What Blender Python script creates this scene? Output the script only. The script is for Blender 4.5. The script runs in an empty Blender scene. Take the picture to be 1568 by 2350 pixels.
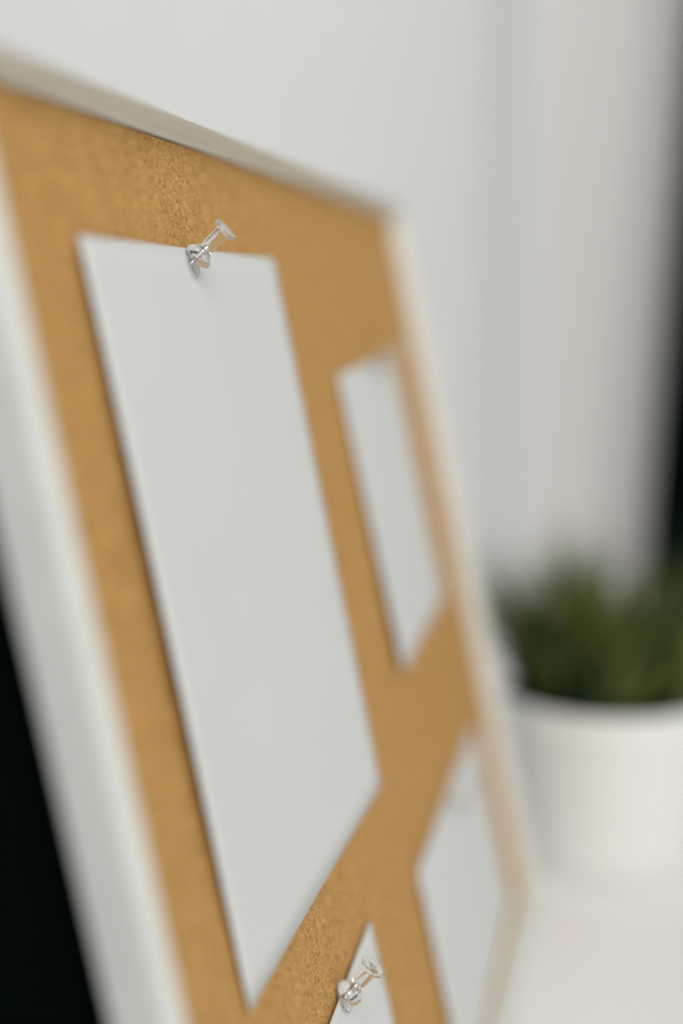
import bpy, bmesh, math, random
from mathutils import Vector, Matrix, noise

random.seed(7)
scene = bpy.context.scene
C = scene.collection

# ------------------------------------------------------------------ camera
cam_d = bpy.data.cameras.new('camera')
cam_d.sensor_fit = 'VERTICAL'
cam_d.sensor_height = 36.0
cam_d.sensor_width = 24.0
cam_d.lens = 3317.56 / 2350.0 * 36.0
cam_d.clip_start = 0.01
cam_d.clip_end = 50.0
cam_d.dof.use_dof = True
cam_d.dof.focus_distance = 0.3285
cam_d.dof.aperture_fstop = 2.9
cam_d.dof.aperture_blades = 0
cam = bpy.data.objects.new('camera', cam_d)
C.objects.link(cam)
fw = Vector((-0.21241674, 0.96737692, -0.13806169)).normalized()
rt = Vector((0.97665263, 0.21481014, 0.00249892)).normalized()
up = rt.cross(fw).normalized()
cam.matrix_world = Matrix.Translation((0.0511155, -0.2295224, 0.2450430)) @ Matrix((rt, up, -fw)).transposed().to_4x4()
scene.camera = cam

# ------------------------------------------------------------------ world
W = bpy.data.worlds.new('World')
scene.world = W
W.use_nodes = True
W.node_tree.nodes['Background'].inputs[0].default_value = (0.985, 1.0, 0.985, 1)
W.node_tree.nodes['Background'].inputs[1].default_value = 0.42

# ------------------------------------------------------------------ lights
def area(name, loc, target, sx, sy, power, col):
    l = bpy.data.lights.new(name, 'AREA')
    l.shape = 'RECTANGLE'; l.size = sx; l.size_y = sy
    l.energy = power; l.color = col
    o = bpy.data.objects.new(name, l); C.objects.link(o)
    o.location = loc
    o.rotation_euler = (Vector(target) - Vector(loc)).to_track_quat('-Z', 'Y').to_euler()
    return o
area('window_light', (1.35, 0.75, 1.05), (0, 0.2, 0.15), 0.45, 0.45, 2.4, (1.0, 0.99, 0.965))
area('fill_light', (0.8, -1.1, 1.3), (-0.1, 0.6, 0.2), 1.4, 1.2, 23.5, (1.0, 0.995, 0.975))  # unseen fill, added on the camera side to brighten wall and frame

scene.view_settings.view_transform = 'Standard'
scene.view_settings.look = 'None'
scene.view_settings.exposure = 0.05
scene.view_settings.gamma = 1.0
scene.view_settings.use_curve_mapping = False
cy = scene.cycles
cy.use_denoising = True
cy.max_bounces = 16
cy.transmission_bounces = 16
cy.glossy_bounces = 8
cy.diffuse_bounces = 5
cy.caustics_reflective = True
cy.caustics_refractive = True
cy.blur_glossy = 0.3
cy.sample_clamp_indirect = 12.0

# ------------------------------------------------------------------ material helpers
def mat(name, col, rough=0.5, spec=0.5, **kw):
    m = bpy.data.materials.new(name); m.use_nodes = True
    b = m.node_tree.nodes['Principled BSDF']
    b.inputs['Base Color'].default_value = (*col, 1)
    b.inputs['Roughness'].default_value = rough
    b.inputs['Specular IOR Level'].default_value = spec
    for k, v in kw.items():
        b.inputs[k.replace('_', ' ')].default_value = v
    return m

def nd(m, t, **kw):
    n = m.node_tree.nodes.new(t)
    for k, v in kw.items():
        if k.startswith('i_'):
            n.inputs[k[2:].replace('_', ' ')].default_value = v
        else:
            setattr(n, k, v)
    return n

def ramp(m, src, stops):
    r = nd(m, 'ShaderNodeValToRGB')
    e = r.color_ramp.elements
    while len(e) < len(stops): e.new(0.5)
    for k, (p, c) in enumerate(stops):
        e[k].position = p; e[k].color = (*c, 1) if len(c) == 3 else c
    m.node_tree.links.new(src, r.inputs[0])
    return r

def soft_surface(m, col, scale, amount, bump, bscale):
    """gentle tone variation and fine surface relief"""
    L = m.node_tree.links; b = m.node_tree.nodes['Principled BSDF']
    tc = nd(m, 'ShaderNodeTexCoord')
    n = nd(m, 'ShaderNodeTexNoise', i_Scale=scale, i_Detail=4.0)
    L.new(tc.outputs['Object'], n.inputs['Vector'])
    lo = tuple(c * (1 - amount) for c in col)
    r = ramp(m, n.outputs['Fac'], [(0.3, lo), (0.7, col)])
    L.new(r.outputs[0], b.inputs['Base Color'])
    n2 = nd(m, 'ShaderNodeTexNoise', i_Scale=bscale, i_Detail=3.0)
    L.new(tc.outputs['Object'], n2.inputs['Vector'])
    bp = nd(m, 'ShaderNodeBump', i_Strength=bump, i_Distance=0.0002)
    L.new(n2.outputs['Fac'], bp.inputs['Height'])
    L.new(bp.outputs[0], b.inputs['Normal'])

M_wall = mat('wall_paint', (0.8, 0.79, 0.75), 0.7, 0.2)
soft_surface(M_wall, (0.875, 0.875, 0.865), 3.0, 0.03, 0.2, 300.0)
M_wall2 = mat('wall_warm_white', (0.78, 0.75, 0.72), 0.7, 0.2)
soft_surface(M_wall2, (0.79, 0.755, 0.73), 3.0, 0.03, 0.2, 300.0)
M_table = mat('table_laminate', (0.8, 0.78, 0.74), 0.45, 0.35)
soft_surface(M_table, (0.86, 0.845, 0.825), 6.0, 0.03, 0.1, 900.0)
M_frame = mat('frame_paint', (0.75, 0.75, 0.69), 0.42, 0.4)
soft_surface(M_frame, (0.73, 0.745, 0.70), 60.0, 0.06, 0.35, 1600.0)
M_paper = mat('paper', (0.8, 0.8, 0.78), 0.75, 0.15)
soft_surface(M_paper, (0.65, 0.662, 0.65), 25.0, 0.025, 0.12, 2600.0)
M_black = mat('black_plastic', (0.0012, 0.0034, 0.0030), 0.9, 0.04, IOR=1.04)
M_screen = mat('black_glass', (0.0012, 0.0034, 0.0030), 0.7, 0.05, IOR=1.04)
M_back = mat('fibreboard', (0.25, 0.17, 0.10), 0.8, 0.2)
M_pot = mat('pot_ceramic', (0.8, 0.8, 0.77), 0.35, 0.4)
M_soil = mat('soil', (0.012, 0.012, 0.008), 0.95, 0.1)
M_steel = mat('steel', (0.62, 0.60, 0.57), 0.22, 0.5, Metallic=1.0)

# clear plastic of the pins
M_clear = bpy.data.materials.new('clear_plastic'); M_clear.use_nodes = True
nt = M_clear.node_tree; nt.nodes.clear()
g = nt.nodes.new('ShaderNodeBsdfGlass'); g.inputs['IOR'].default_value = 1.5
g.inputs['Roughness'].default_value = 0.0
g.inputs['Color'].default_value = (0.985, 0.985, 0.98, 1)
o_ = nt.nodes.new('ShaderNodeOutputMaterial')
df = nt.nodes.new('ShaderNodeBsdfTranslucent'); df.inputs[0].default_value = (0.9, 0.9, 0.88, 1)
d2 = nt.nodes.new('ShaderNodeBsdfDiffuse'); d2.inputs[0].default_value = (0.9, 0.9, 0.88, 1)
mxa = nt.nodes.new('ShaderNodeMixShader'); mxa.inputs[0].default_value = 0.5
nt.links.new(df.outputs[0], mxa.inputs[1]); nt.links.new(d2.outputs[0], mxa.inputs[2])
mxb = nt.nodes.new('ShaderNodeMixShader'); mxb.inputs[0].default_value = 0.06       # a little white mixed in to imitate light refracted in the plastic
nt.links.new(g.outputs[0], mxb.inputs[1]); nt.links.new(mxa.outputs[0], mxb.inputs[2])
nt.links.new(mxb.outputs[0], o_.inputs[0])

M_clear2 = M_clear.copy(); M_clear2.name = 'caustic_disc_clear'  # for the added disc that imitates each pin's caustic
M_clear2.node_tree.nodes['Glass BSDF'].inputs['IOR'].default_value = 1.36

# cork: pressed granules, tan with dark crumbs, real relief through bump
M_cork = mat('cork', (0.55, 0.32, 0.11), 0.85, 0.15)
def build_cork(m):
    L = m.node_tree.links; b = m.node_tree.nodes['Principled BSDF']
    tc = nd(m, 'ShaderNodeTexCoord')
    warp = nd(m, 'ShaderNodeTexNoise', i_Scale=700.0, i_Detail=2.0)
    L.new(tc.outputs['Object'], warp.inputs['Vector'])
    sub = nd(m, 'ShaderNodeVectorMath', operation='SUBTRACT'); sub.inputs[1].default_value = (.5, .5, .5)
    L.new(warp.outputs['Color'], sub.inputs[0])
    sc = nd(m, 'ShaderNodeVectorMath', operation='SCALE'); sc.inputs['Scale'].default_value = 0.0012
    L.new(sub.outputs[0], sc.inputs[0])
    add = nd(m, 'ShaderNodeVectorMath', operation='ADD')
    L.new(tc.outputs['Object'], add.inputs[0]); L.new(sc.outputs[0], add.inputs[1])
    gr = nd(m, 'ShaderNodeTexVoronoi', i_Scale=1300.0)
    L.new(add.outputs[0], gr.inputs['Vector'])
    sep = nd(m, 'ShaderNodeSeparateColor'); L.new(gr.outputs['Color'], sep.inputs[0])
    r1 = ramp(m, sep.outputs[0], [(0.0, (0.33, 0.165, 0.05)), (0.035, (0.56, 0.292, 0.090)), (0.35, (0.655, 0.362, 0.116)),
                                  (0.75, (0.715, 0.402, 0.134)), (1.0, (0.80, 0.49, 0.185))])
    sp = nd(m, 'ShaderNodeTexNoise', i_Scale=2100.0, i_Detail=3.0, i_Roughness=0.6)
    L.new(add.outputs[0], sp.inputs['Vector'])
    r2 = ramp(m, sp.outputs['Fac'], [(0.31, (0.16, 0.14, 0.12)), (0.42, (1, 1, 1))])
    big = nd(m, 'ShaderNodeTexNoise', i_Scale=120.0, i_Detail=4.0, i_Roughness=0.65)
    L.new(tc.outputs['Object'], big.inputs['Vector'])
    r3 = ramp(m, big.outputs['Fac'], [(0.3, (0.88, 0.86, 0.82)), (0.65, (1.0, 1.0, 1.0))])
    m1 = nd(m, 'ShaderNodeMix', data_type='RGBA', blend_type='MULTIPLY'); m1.inputs[0].default_value = 0.95
    L.new(r1.outputs[0], m1.inputs[6]); L.new(r2.outputs[0], m1.inputs[7])
    m2 = nd(m, 'ShaderNodeMix', data_type='RGBA', blend_type='MULTIPLY'); m2.inputs[0].default_value = 1.0
    L.new(m1.outputs[2], m2.inputs[6]); L.new(r3.outputs[0], m2.inputs[7])
    L.new(m2.outputs[2], b.inputs['Base Color'])
    edge = nd(m, 'ShaderNodeTexVoronoi', i_Scale=1300.0, feature='DISTANCE_TO_EDGE')
    L.new(add.outputs[0], edge.inputs['Vector'])
    re = ramp(m, edge.outputs['Distance'], [(0.0, (0, 0, 0)), (0.25, (1, 1, 1))])
    ma = nd(m, 'ShaderNodeMath', operation='ADD')
    L.new(re.outputs[0], ma.inputs[0])
    mb = nd(m, 'ShaderNodeMath', operation='MULTIPLY'); mb.inputs[1].default_value = 1.6
    L.new(sp.outputs['Fac'], mb.inputs[0]); L.new(mb.outputs[0], ma.inputs[1])
    bp = nd(m, 'ShaderNodeBump', i_Strength=1.0, i_Distance=0.00022)
    L.new(ma.outputs[0], bp.inputs['Height'])
    L.new(bp.outputs[0], b.inputs['Normal'])
build_cork(M_cork)

# grass: dark green, which also paints shade at the blade feet, and yellow-green
def grass_mat(name, a, bcol):
    m = mat(name, a, 0.55, 0.25)
    L = m.node_tree.links; b = m.node_tree.nodes['Principled BSDF']
    tc = nd(m, 'ShaderNodeTexCoord')
    n = nd(m, 'ShaderNodeTexNoise', i_Scale=60.0, i_Detail=2.0)
    L.new(tc.outputs['Object'], n.inputs['Vector'])
    r = ramp(m, n.outputs['Fac'], [(0.35, a), (0.65, bcol)])
    L.new(r.outputs[0], b.inputs['Base Color'])
    return m
M_grass = grass_mat('grass_green', (0.010, 0.034, 0.012), (0.038, 0.080, 0.020))
M_grass2 = grass_mat('grass_yellow_green', (0.12, 0.15, 0.03), (0.26, 0.29, 0.07))

# ------------------------------------------------------------------ object helpers
def link(name, bm, material, parent=None, smooth=False, autosm=None):
    bmesh.ops.recalc_face_normals(bm, faces=bm.faces)
    me = bpy.data.meshes.new(name); bm.to_mesh(me); bm.free()
    if smooth:
        for p in me.polygons: p.use_smooth = True
    me.materials.append(material)
    o = bpy.data.objects.new(name, me); C.objects.link(o)
    if parent: o.parent = parent
    return o

def tag(o, label, cat, group=None, kind=None):
    if label: o['label'] = label
    if cat: o['category'] = cat
    if group: o['group'] = group
    if kind: o['kind'] = kind
    return o

def empty(name, matrix):
    o = bpy.data.objects.new(name, None); C.objects.link(o)
    o.empty_display_size = 0.02
    o.matrix_world = matrix
    return o

def box_bm(x0, x1, y0, y1, z0, z1, bevel=0.0, seg=3, bm=None):
    b = bmesh.new()
    bmesh.ops.create_cube(b, size=1)
    for v in b.verts:
        v.co = Vector((x0 + (v.co.x + .5) * (x1 - x0), y0 + (v.co.y + .5) * (y1 - y0), z0 + (v.co.z + .5) * (z1 - z0)))
    if bevel > 0:
        bmesh.ops.bevel(b, geom=b.edges[:], offset=bevel, segments=seg, profile=0.5, affect='EDGES')
    if bm is None: return b
    me = bpy.data.meshes.new('tmp'); b.to_mesh(me); b.free(); bm.from_mesh(me); bpy.data.meshes.remove(me)
    return bm

def lathe_bm(profile, n=64):
    """profile: (r, z) from axis to axis"""
    b = bmesh.new(); rings = []
    for r, z in profile:
        if r < 1e-7: rings.append([b.verts.new((0, 0, z))])
        else: rings.append([b.verts.new((r * math.cos(2 * math.pi * k / n), r * math.sin(2 * math.pi * k / n), z)) for k in range(n)])
    for A, B in zip(rings, rings[1:]):
        for k in range(n):
            k2 = (k + 1) % n
            if len(A) == 1 and len(B) == 1: continue
            if len(A) == 1: b.faces.new((A[0], B[k], B[k2]))
            elif len(B) == 1: b.faces.new((A[k], B[0], A[k2]))
            else: b.faces.new((A[k], B[k], B[k2], A[k2]))
    return b

def smooth_profile(pts, steps=6):
    """Catmull-Rom through marked points; a third item True keeps a hard corner"""
    out = []
    P = [(p[0], p[1]) for p in pts]
    for i in range(len(P) - 1):
        p0 = P[i - 1] if i > 0 and not (len(pts[i]) > 2 and pts[i][2]) else P[i]
        p1, p2 = P[i], P[i + 1]
        p3 = P[i + 2] if i + 2 < len(P) and not (len(pts[i + 1]) > 2 and pts[i + 1][2]) else P[i + 1]
        for s in range(steps):
            t = s / steps
            q = []
            for a in (0, 1):
                q.append(0.5 * ((2 * p1[a]) + (-p0[a] + p2[a]) * t + (2 * p0[a] - 5 * p1[a] + 4 * p2[a] - p3[a]) * t * t
                                + (-p0[a] + 3 * p1[a] - 3 * p2[a] + p3[a]) * t ** 3))
            out.append((max(q[0], 0.0), q[1]))
    out.append(P[-1])
    return out

# ------------------------------------------------------------------ board frame of reference
TH = 0.2101952
U = Vector((0, 1, 0)); V = Vector((-math.sin(TH), 0, math.cos(TH))); N = Vector((math.cos(TH), 0, math.sin(TH)))
R3 = Matrix((U, V, N)).transposed()
BOARD = R3.to_4x4()
def bpt(u, v, n=0.0): return U * u + V * v + N * n

FH, FW, FB = 0.0070, 0.004, -0.0052          # frame: height above the cork, width, back
U0, U1, V0, V1 = -0.0170, 0.3663, 0.0, 0.29
TABLE_Z = -((FW + 0.0008) * math.cos(TH)) + FB * math.sin(TH)

# ------------------------------------------------------------------ setting
b = box_bm(-1.6, 1.8, -0.6, 1.02, TABLE_Z - 0.03, TABLE_Z, 0.002)
tag(link('table_top', b, M_table), 'smooth white table top the board and pot stand on', 'table', kind='structure')

# wall behind the table: the part on the right stands forward of the part on the left
prof = [(-1.6, 0.62), (-0.50, 1.000), (-0.42, 1.024), (-0.34, 1.040), (-0.28, 1.045), (-0.23, 1.042), (-0.19, 1.034), (-0.155, 1.021), (-0.125, 1.006),
        (-0.10, 0.990), (-0.083, 0.972), (-0.070, 0.953), (-0.059, 0.938), (-0.045, 0.929), (-0.02, 0.926), (0.9, 0.62), (2.2, 0.62), (2.2, 1.3), (-1.6, 1.3)]
b = bmesh.new()
lo = [b.verts.new((x, y, -0.9)) for x, y in prof]; hi = [b.verts.new((x, y, 2.6)) for x, y in prof]
for i in range(len(prof)):
    j = (i + 1) % len(prof)
    b.faces.new((lo[i], lo[j], hi[j], hi[i]))
b.faces.new(hi); b.faces.new(lo[::-1])
wl = tag(link('wall', b, M_wall, smooth=False), 'plain white wall with a shallow step behind the table', 'wall', kind='structure')
wl.data.materials.append(M_wall2)          # the forward part is a darker, warmer white
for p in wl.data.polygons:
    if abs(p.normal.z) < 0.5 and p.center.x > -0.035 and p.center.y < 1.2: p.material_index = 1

# ------------------------------------------------------------------ cork board
board = tag(empty('cork_board', BOARD), 'tan cork board in a white frame leaning back on the white table', 'cork board')
b = bmesh.new()
bmesh.ops.create_grid(b, x_segments=60, y_segments=45, size=1)
for v in b.verts:
    x = U0 + 0.0005 + (v.co.x + 1) / 2 * (U1 - U0 - 0.001); y = V0 + 0.0005 + (v.co.y + 1) / 2 * (V1 - V0 - 0.001)
    v.co = Vector((x, y, 0.00012 * noise.noise(Vector((x * 60, y * 60, 0)))))
e = bmesh.ops.extrude_face_region(b, geom=b.faces[:])
for v in [g for g in e['geom'] if isinstance(g, bmesh.types.BMVert)]: v.co.z = -0.0022
link('cork_sheet', b, M_cork, board)
link('backing', box_bm(U0 - 0.0005, U1 + 0.0005, V0 - 0.0005, V1 + 0.0005, -0.0034, -0.0023), M_back, board)

# frame: one mitred ring swept with a rounded-outside profile
def frame_bm():
    b = bmesh.new()
    ri, ro = 0.0012, 0.0024
    prof = [(0.0, FB), (0.0, 0.0006), (0.0006, 0.0018), (0.0015, FH - 0.0022), (0.0018, FH - 0.0010), (0.0022, FH - 0.0002), (0.0027, FH)]
    for k in range(1, 10):
        a = math.radians(90 - 10 * k)
        prof.append((FW - ro + ro * math.cos(a) + 0.0008 * (k / 9), FH - ro * 1.4 + ro * 1.4 * math.sin(a)))
    prof += [(FW + 0.0008, FB + 0.0006), (FW + 0.0002, FB)]
    corners = [(U0, V0, -1, -1), (U1, V0, 1, -1), (U1, V1, 1, 1), (U0, V1, -1, 1)]
    rings = [[b.verts.new((x + sx * o, y + sy * o, z)) for (o, z) in prof] for (x, y, sx, sy) in corners]
    n = len(prof)
    for i in range(4):
        A, B = rings[i], rings[(i + 1) % 4]
        for k in range(n):
            b.faces.new((A[k], A[(k + 1) % n], B[(k + 1) % n], B[k]))
    return b
fr = link('frame', frame_bm(), M_frame, board)

# ------------------------------------------------------------------ papers
def paper(u0, v0, rot, w, h, label, curl, skew=0.0):
    """sheet hanging on the board: local x right, y down from the top-left corner"""
    m = BOARD @ Matrix.Translation((u0, v0, 0.0006)) @ Matrix.Rotation(rot, 4, 'Z')
    b = bmesh.new(); nx, ny = 28, 28; T = 0.00022
    def pt(i, j, z0):
        x = (w - skew * j / ny) * i / nx; y = -h * j / ny
        z = curl(i / nx, j / ny) + 0.00025 + 0.00022 * noise.noise(Vector((x * 22 + u0 * 50, y * 16, 0.5)))
        return Vector((x - 2.0 * max(0, z) * (1 - i / nx), y, z + z0))
    top = [[b.verts.new(pt(i, j, T)) for i in range(nx + 1)] for j in range(ny + 1)]
    bot = [[b.verts.new(pt(i, j, 0)) for i in range(nx + 1)] for j in range(ny + 1)]
    for j in range(ny):
        for i in range(nx):
            b.faces.new((top[j][i], top[j + 1][i], top[j + 1][i + 1], top[j][i + 1]))
            b.faces.new((bot[j][i], bot[j][i + 1], bot[j + 1][i + 1], bot[j + 1][i]))
    for i in range(nx):
        b.faces.new((top[0][i], top[0][i + 1], bot[0][i + 1], bot[0][i]))
        b.faces.new((top[ny][i + 1], top[ny][i], bot[ny][i], bot[ny][i + 1]))
    for j in range(ny):
        b.faces.new((top[j + 1][0], top[j][0], bot[j][0], bot[j + 1][0]))
        b.faces.new((top[j][nx], top[j + 1][nx], bot[j + 1][nx], bot[j][nx]))
    o = link('paper_sheet', b, M_paper, smooth=False)
    for p in o.data.polygons: p.use_smooth = len(p.vertices) == 4 and p.area > 1e-6
    o.matrix_world = m
    return tag(o, label, 'paper', 'blank white papers pinned to the board')

def curl_big(s, t):
    lift = (1 - s) ** 3 * 0.0018 * math.sin(math.pi * min(1, 0.14 + t * 0.86))
    return lift
def curl_small(s, t):
    return 0.0018 * (1 - s) ** 2 * t ** 1.5 + 0.0001 * t
def curl_flat(s, t):
    return 0.0006 * (1 - s) ** 2 * t
paper(0.0242, 0.2641, 0.0057, 0.1385, 0.1512, 'largest blank white sheet, hung under the top rail of the board', curl_big, 0.0038)
paper(0.2124, 0.2301, 0.0422, 0.0986, 0.0960, 'blank white sheet beside the board\'s far right frame, upper of the two there', curl_small)
paper(0.1829, 0.0791, 0.0400, 0.1430, 0.0750, 'wide blank white sheet close above the table beside the pot', curl_flat)
paper(0.0210, 0.0840, 0.061, 0.1000, 0.0760, 'blank white sheet cut off by the bottom edge, a clear pin near its corner', curl_flat)

# ------------------------------------------------------------------ pins
def pin_body():
    mm = 0.001
    pts = [(0, 0.0, True), (2.9, 0.0), (3.28, 0.10), (3.40, 0.42), (3.30, 0.85), (2.95, 1.35), (2.35, 1.95),
           (1.95, 2.5), (1.75, 3.1), (1.66, 4.2), (1.66, 6.0), (1.70, 8.0), (1.80, 8.72, True), (2.55, 8.86), (2.93, 9.0), (3.05, 9.3),
           (2.95, 9.62), (2.6, 9.80), (2.2, 9.74), (1.4, 9.66), (0, 9.64)]
    return lathe_bm([(r * mm, z * mm) for r, z in smooth_profile(pts, 5)], 72)
def needle_bm():
    mm = 0.001
    prof = [(0, -7.5), (0.18, -6.6), (0.42, -5.0), (0.48, -4.0), (0.48, 0.6)]
    z = 0.6
    for k in range(4):
        prof += [(0.48, z), (0.62, z + 0.14), (0.62, z + 0.34), (0.48, z + 0.48)]
        z += 0.72
    prof += [(0.48, z + 0.3), (0.3, z + 0.5), (0, z + 0.55)]
    return lathe_bm([(r * mm, q * mm) for r, q in prof], 24)
body_me = None
def pin(u, v, axis, off, label, spin=0.0):
    """(u, v) where the needle enters the board, axis in board coordinates, off = bare needle length"""
    a = Vector(axis).normalized()
    q = a.to_track_quat('Z', 'Y').to_matrix().to_4x4()
    m = BOARD @ Matrix.Translation(Vector((u, v, 0.0006)) + a * off) @ q
    return m
def make_pin(m, label, m_entry=(0.0877, 0.2607)):
    e = tag(empty('push_pin', m), label, 'push pin', 'clear push pins holding the papers')
    link('pin_head', pin_body(), M_clear, e, smooth=True)
    link('needle', needle_bm(), M_steel, e, smooth=True)
    # thin clear disc, added to imitate the flange's caustic on the paper
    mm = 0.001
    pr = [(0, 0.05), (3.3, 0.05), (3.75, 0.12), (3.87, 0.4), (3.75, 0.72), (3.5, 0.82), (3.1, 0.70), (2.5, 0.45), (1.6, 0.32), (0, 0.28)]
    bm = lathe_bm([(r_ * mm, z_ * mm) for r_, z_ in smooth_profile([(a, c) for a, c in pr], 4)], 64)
    d = link('caustic_disc', bm, M_clear2, e, smooth=True)
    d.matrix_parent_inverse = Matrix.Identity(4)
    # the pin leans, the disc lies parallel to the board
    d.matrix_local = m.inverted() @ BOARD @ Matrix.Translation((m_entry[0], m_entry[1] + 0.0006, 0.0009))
    return e
def copy_tree(o, m, label):
    r = o.copy(); C.objects.link(r); r.matrix_world = m; r['label'] = label
    for ch in list(o.children):
        c = ch.copy(); C.objects.link(c); c.parent = r
    return r
p0 = make_pin(pin(0.0869, 0.2607, (-0.025, 0.495, 0.868), 0.0024, ''), 'clear push pin at the top edge of the largest sheet')
copy_tree(p0, pin(0.0837, 0.0860, (-0.029, 0.635, 0.772), 0.0026, ''), 'clear push pin lowest in the photo, in the sheet cut off at the bottom')
copy_tree(p0, pin(0.2700, 0.2290, (0.0, 0.50, 0.86), 0.0024, ''), 'blurred clear push pin at the top of the upper far sheet by the right frame')
copy_tree(p0, pin(0.2560, 0.0745, (0.02, 0.55, 0.83), 0.0024, ''), 'blurred clear push pin on the wide sheet close above the table')

# ------------------------------------------------------------------ black monitor behind the board
mon = tag(empty('monitor', BOARD), 'black tilted monitor standing behind the left end of the cork board', 'monitor')
link('bezel', box_bm(-0.20, 0.345, -0.0005, 0.262, -0.034, -0.0085, 0.003), M_black, mon)
link('screen', box_bm(-0.192, 0.337, 0.012, 0.254, -0.0089, -0.0077, 0.0004), M_screen, mon)
inv = BOARD.inverted()
st = link('stand', box_bm(-0.125, -0.095, 0.01, 0.07, TABLE_Z + 0.009, 0.16, 0.004), M_black, None)
st.parent = mon; st.matrix_parent_inverse = inv
ft = link('foot', box_bm(-0.20, -0.05, -0.07, 0.15, TABLE_Z, TABLE_Z + 0.009, 0.003), M_black, None)
ft.parent = mon; ft.matrix_parent_inverse = inv

# ------------------------------------------------------------------ dark panel at the right edge
b = box_bm(0.0462, 0.15, 0.845, 0.865, TABLE_Z, 0.80, 0.004)
for v in b.verts: v.co.x += 0.052 * (v.co.z - 0.1)
tag(link('black_panel', b, M_black), 'tall black upright panel on the table behind the potted grass', 'panel')

# ------------------------------------------------------------------ potted grass
PX, PY, PR, PH = 0.0310, 0.4340, 0.0480, 0.0770
plant = tag(empty('potted_plant', Matrix.Translation((PX, PY, TABLE_Z))), 'tufty dark green grass in a white round pot beside the board', 'potted plant')
prof = [(0, 0.0), (0.0420, 0.0), (0.0430, 0.0004), (0.0437, 0.0012), (0.0443, 0.012), (0.0456, 0.040), (0.0470, 0.064), (PR, PH - 0.0012),
        (PR - 0.0006, PH - 0.0002), (PR - 0.0012, PH), (PR - 0.0019, PH - 0.0005), (PR - 0.0022, PH - 0.002), (0.0435, 0.060), (0, 0.060)]
link('pot', lathe_bm(prof, 96), M_pot, plant, smooth=True)
b = lathe_bm([(0, 0.0745), (0.02, 0.0752), (0.038, 0.0742), (0.0448, 0.0732), (0.0430, 0.0612), (0, 0.0612)], 48)
link('soil', b, M_soil, plant, smooth=True)
rnd = random.Random(11)
b = bmesh.new()
for tk in range(85):
    tr = 0.041 * math.sqrt(rnd.random()); ta = rnd.uniform(0, 2 * math.pi)
    tx, ty = tr * math.cos(ta), tr * math.sin(ta)
    th_ = rnd.uniform(0.044, 0.084) * (1.0 - 0.12 * (tr / 0.038) ** 2)
    tl = 0.06 + 0.50 * (tr / 0.038)
    ty_ = rnd.random() < 0.45
    for k in range(15):
        an = rnd.uniform(0, 2 * math.pi); q_ = 0.0035 * math.sqrt(rnd.random())
        bx, by = tx + q_ * math.cos(an), ty + q_ * math.sin(an)
        h = th_ * (rnd.uniform(0.50, 1.1) if k > 2 else rnd.uniform(1.1, 1.3))
        lean = tl + rnd.uniform(-0.10, 0.22)
        la = ta + rnd.uniform(-0.8, 0.8)
        yellow = rnd.random() < (0.8 if ty_ else 0.2)
        wv = rnd.uniform(0.0006, 0.0012)
        pa = la + math.pi / 2 + rnd.uniform(-0.8, 0.8)
        side = Vector((math.cos(pa), math.sin(pa), 0))
        dirv = Vector((math.cos(la), math.sin(la), 0))
        prev = None
        for s in range(5):
            t = s / 4
            c = Vector((bx, by, 0.0735)) + Vector((0, 0, 1)) * h * (t - 0.12 * t * t) + dirv * h * lean * t ** 1.6
            w_ = wv * (1 - t ** 1.5) + 0.00008
            cur = (b.verts.new(c - side * w_), b.verts.new(c + side * w_))
            if prev:
                f = b.faces.new((prev[0], prev[1], cur[1], cur[0]))
                f.material_index = 1 if (yellow and s > 1) else 0  # yellow blades keep dark green feet: shade inside the tuft, painted in
            prev = cur
gl = link('grass_leaves', b, M_grass, plant)
gl.data.materials.append(M_grass2)
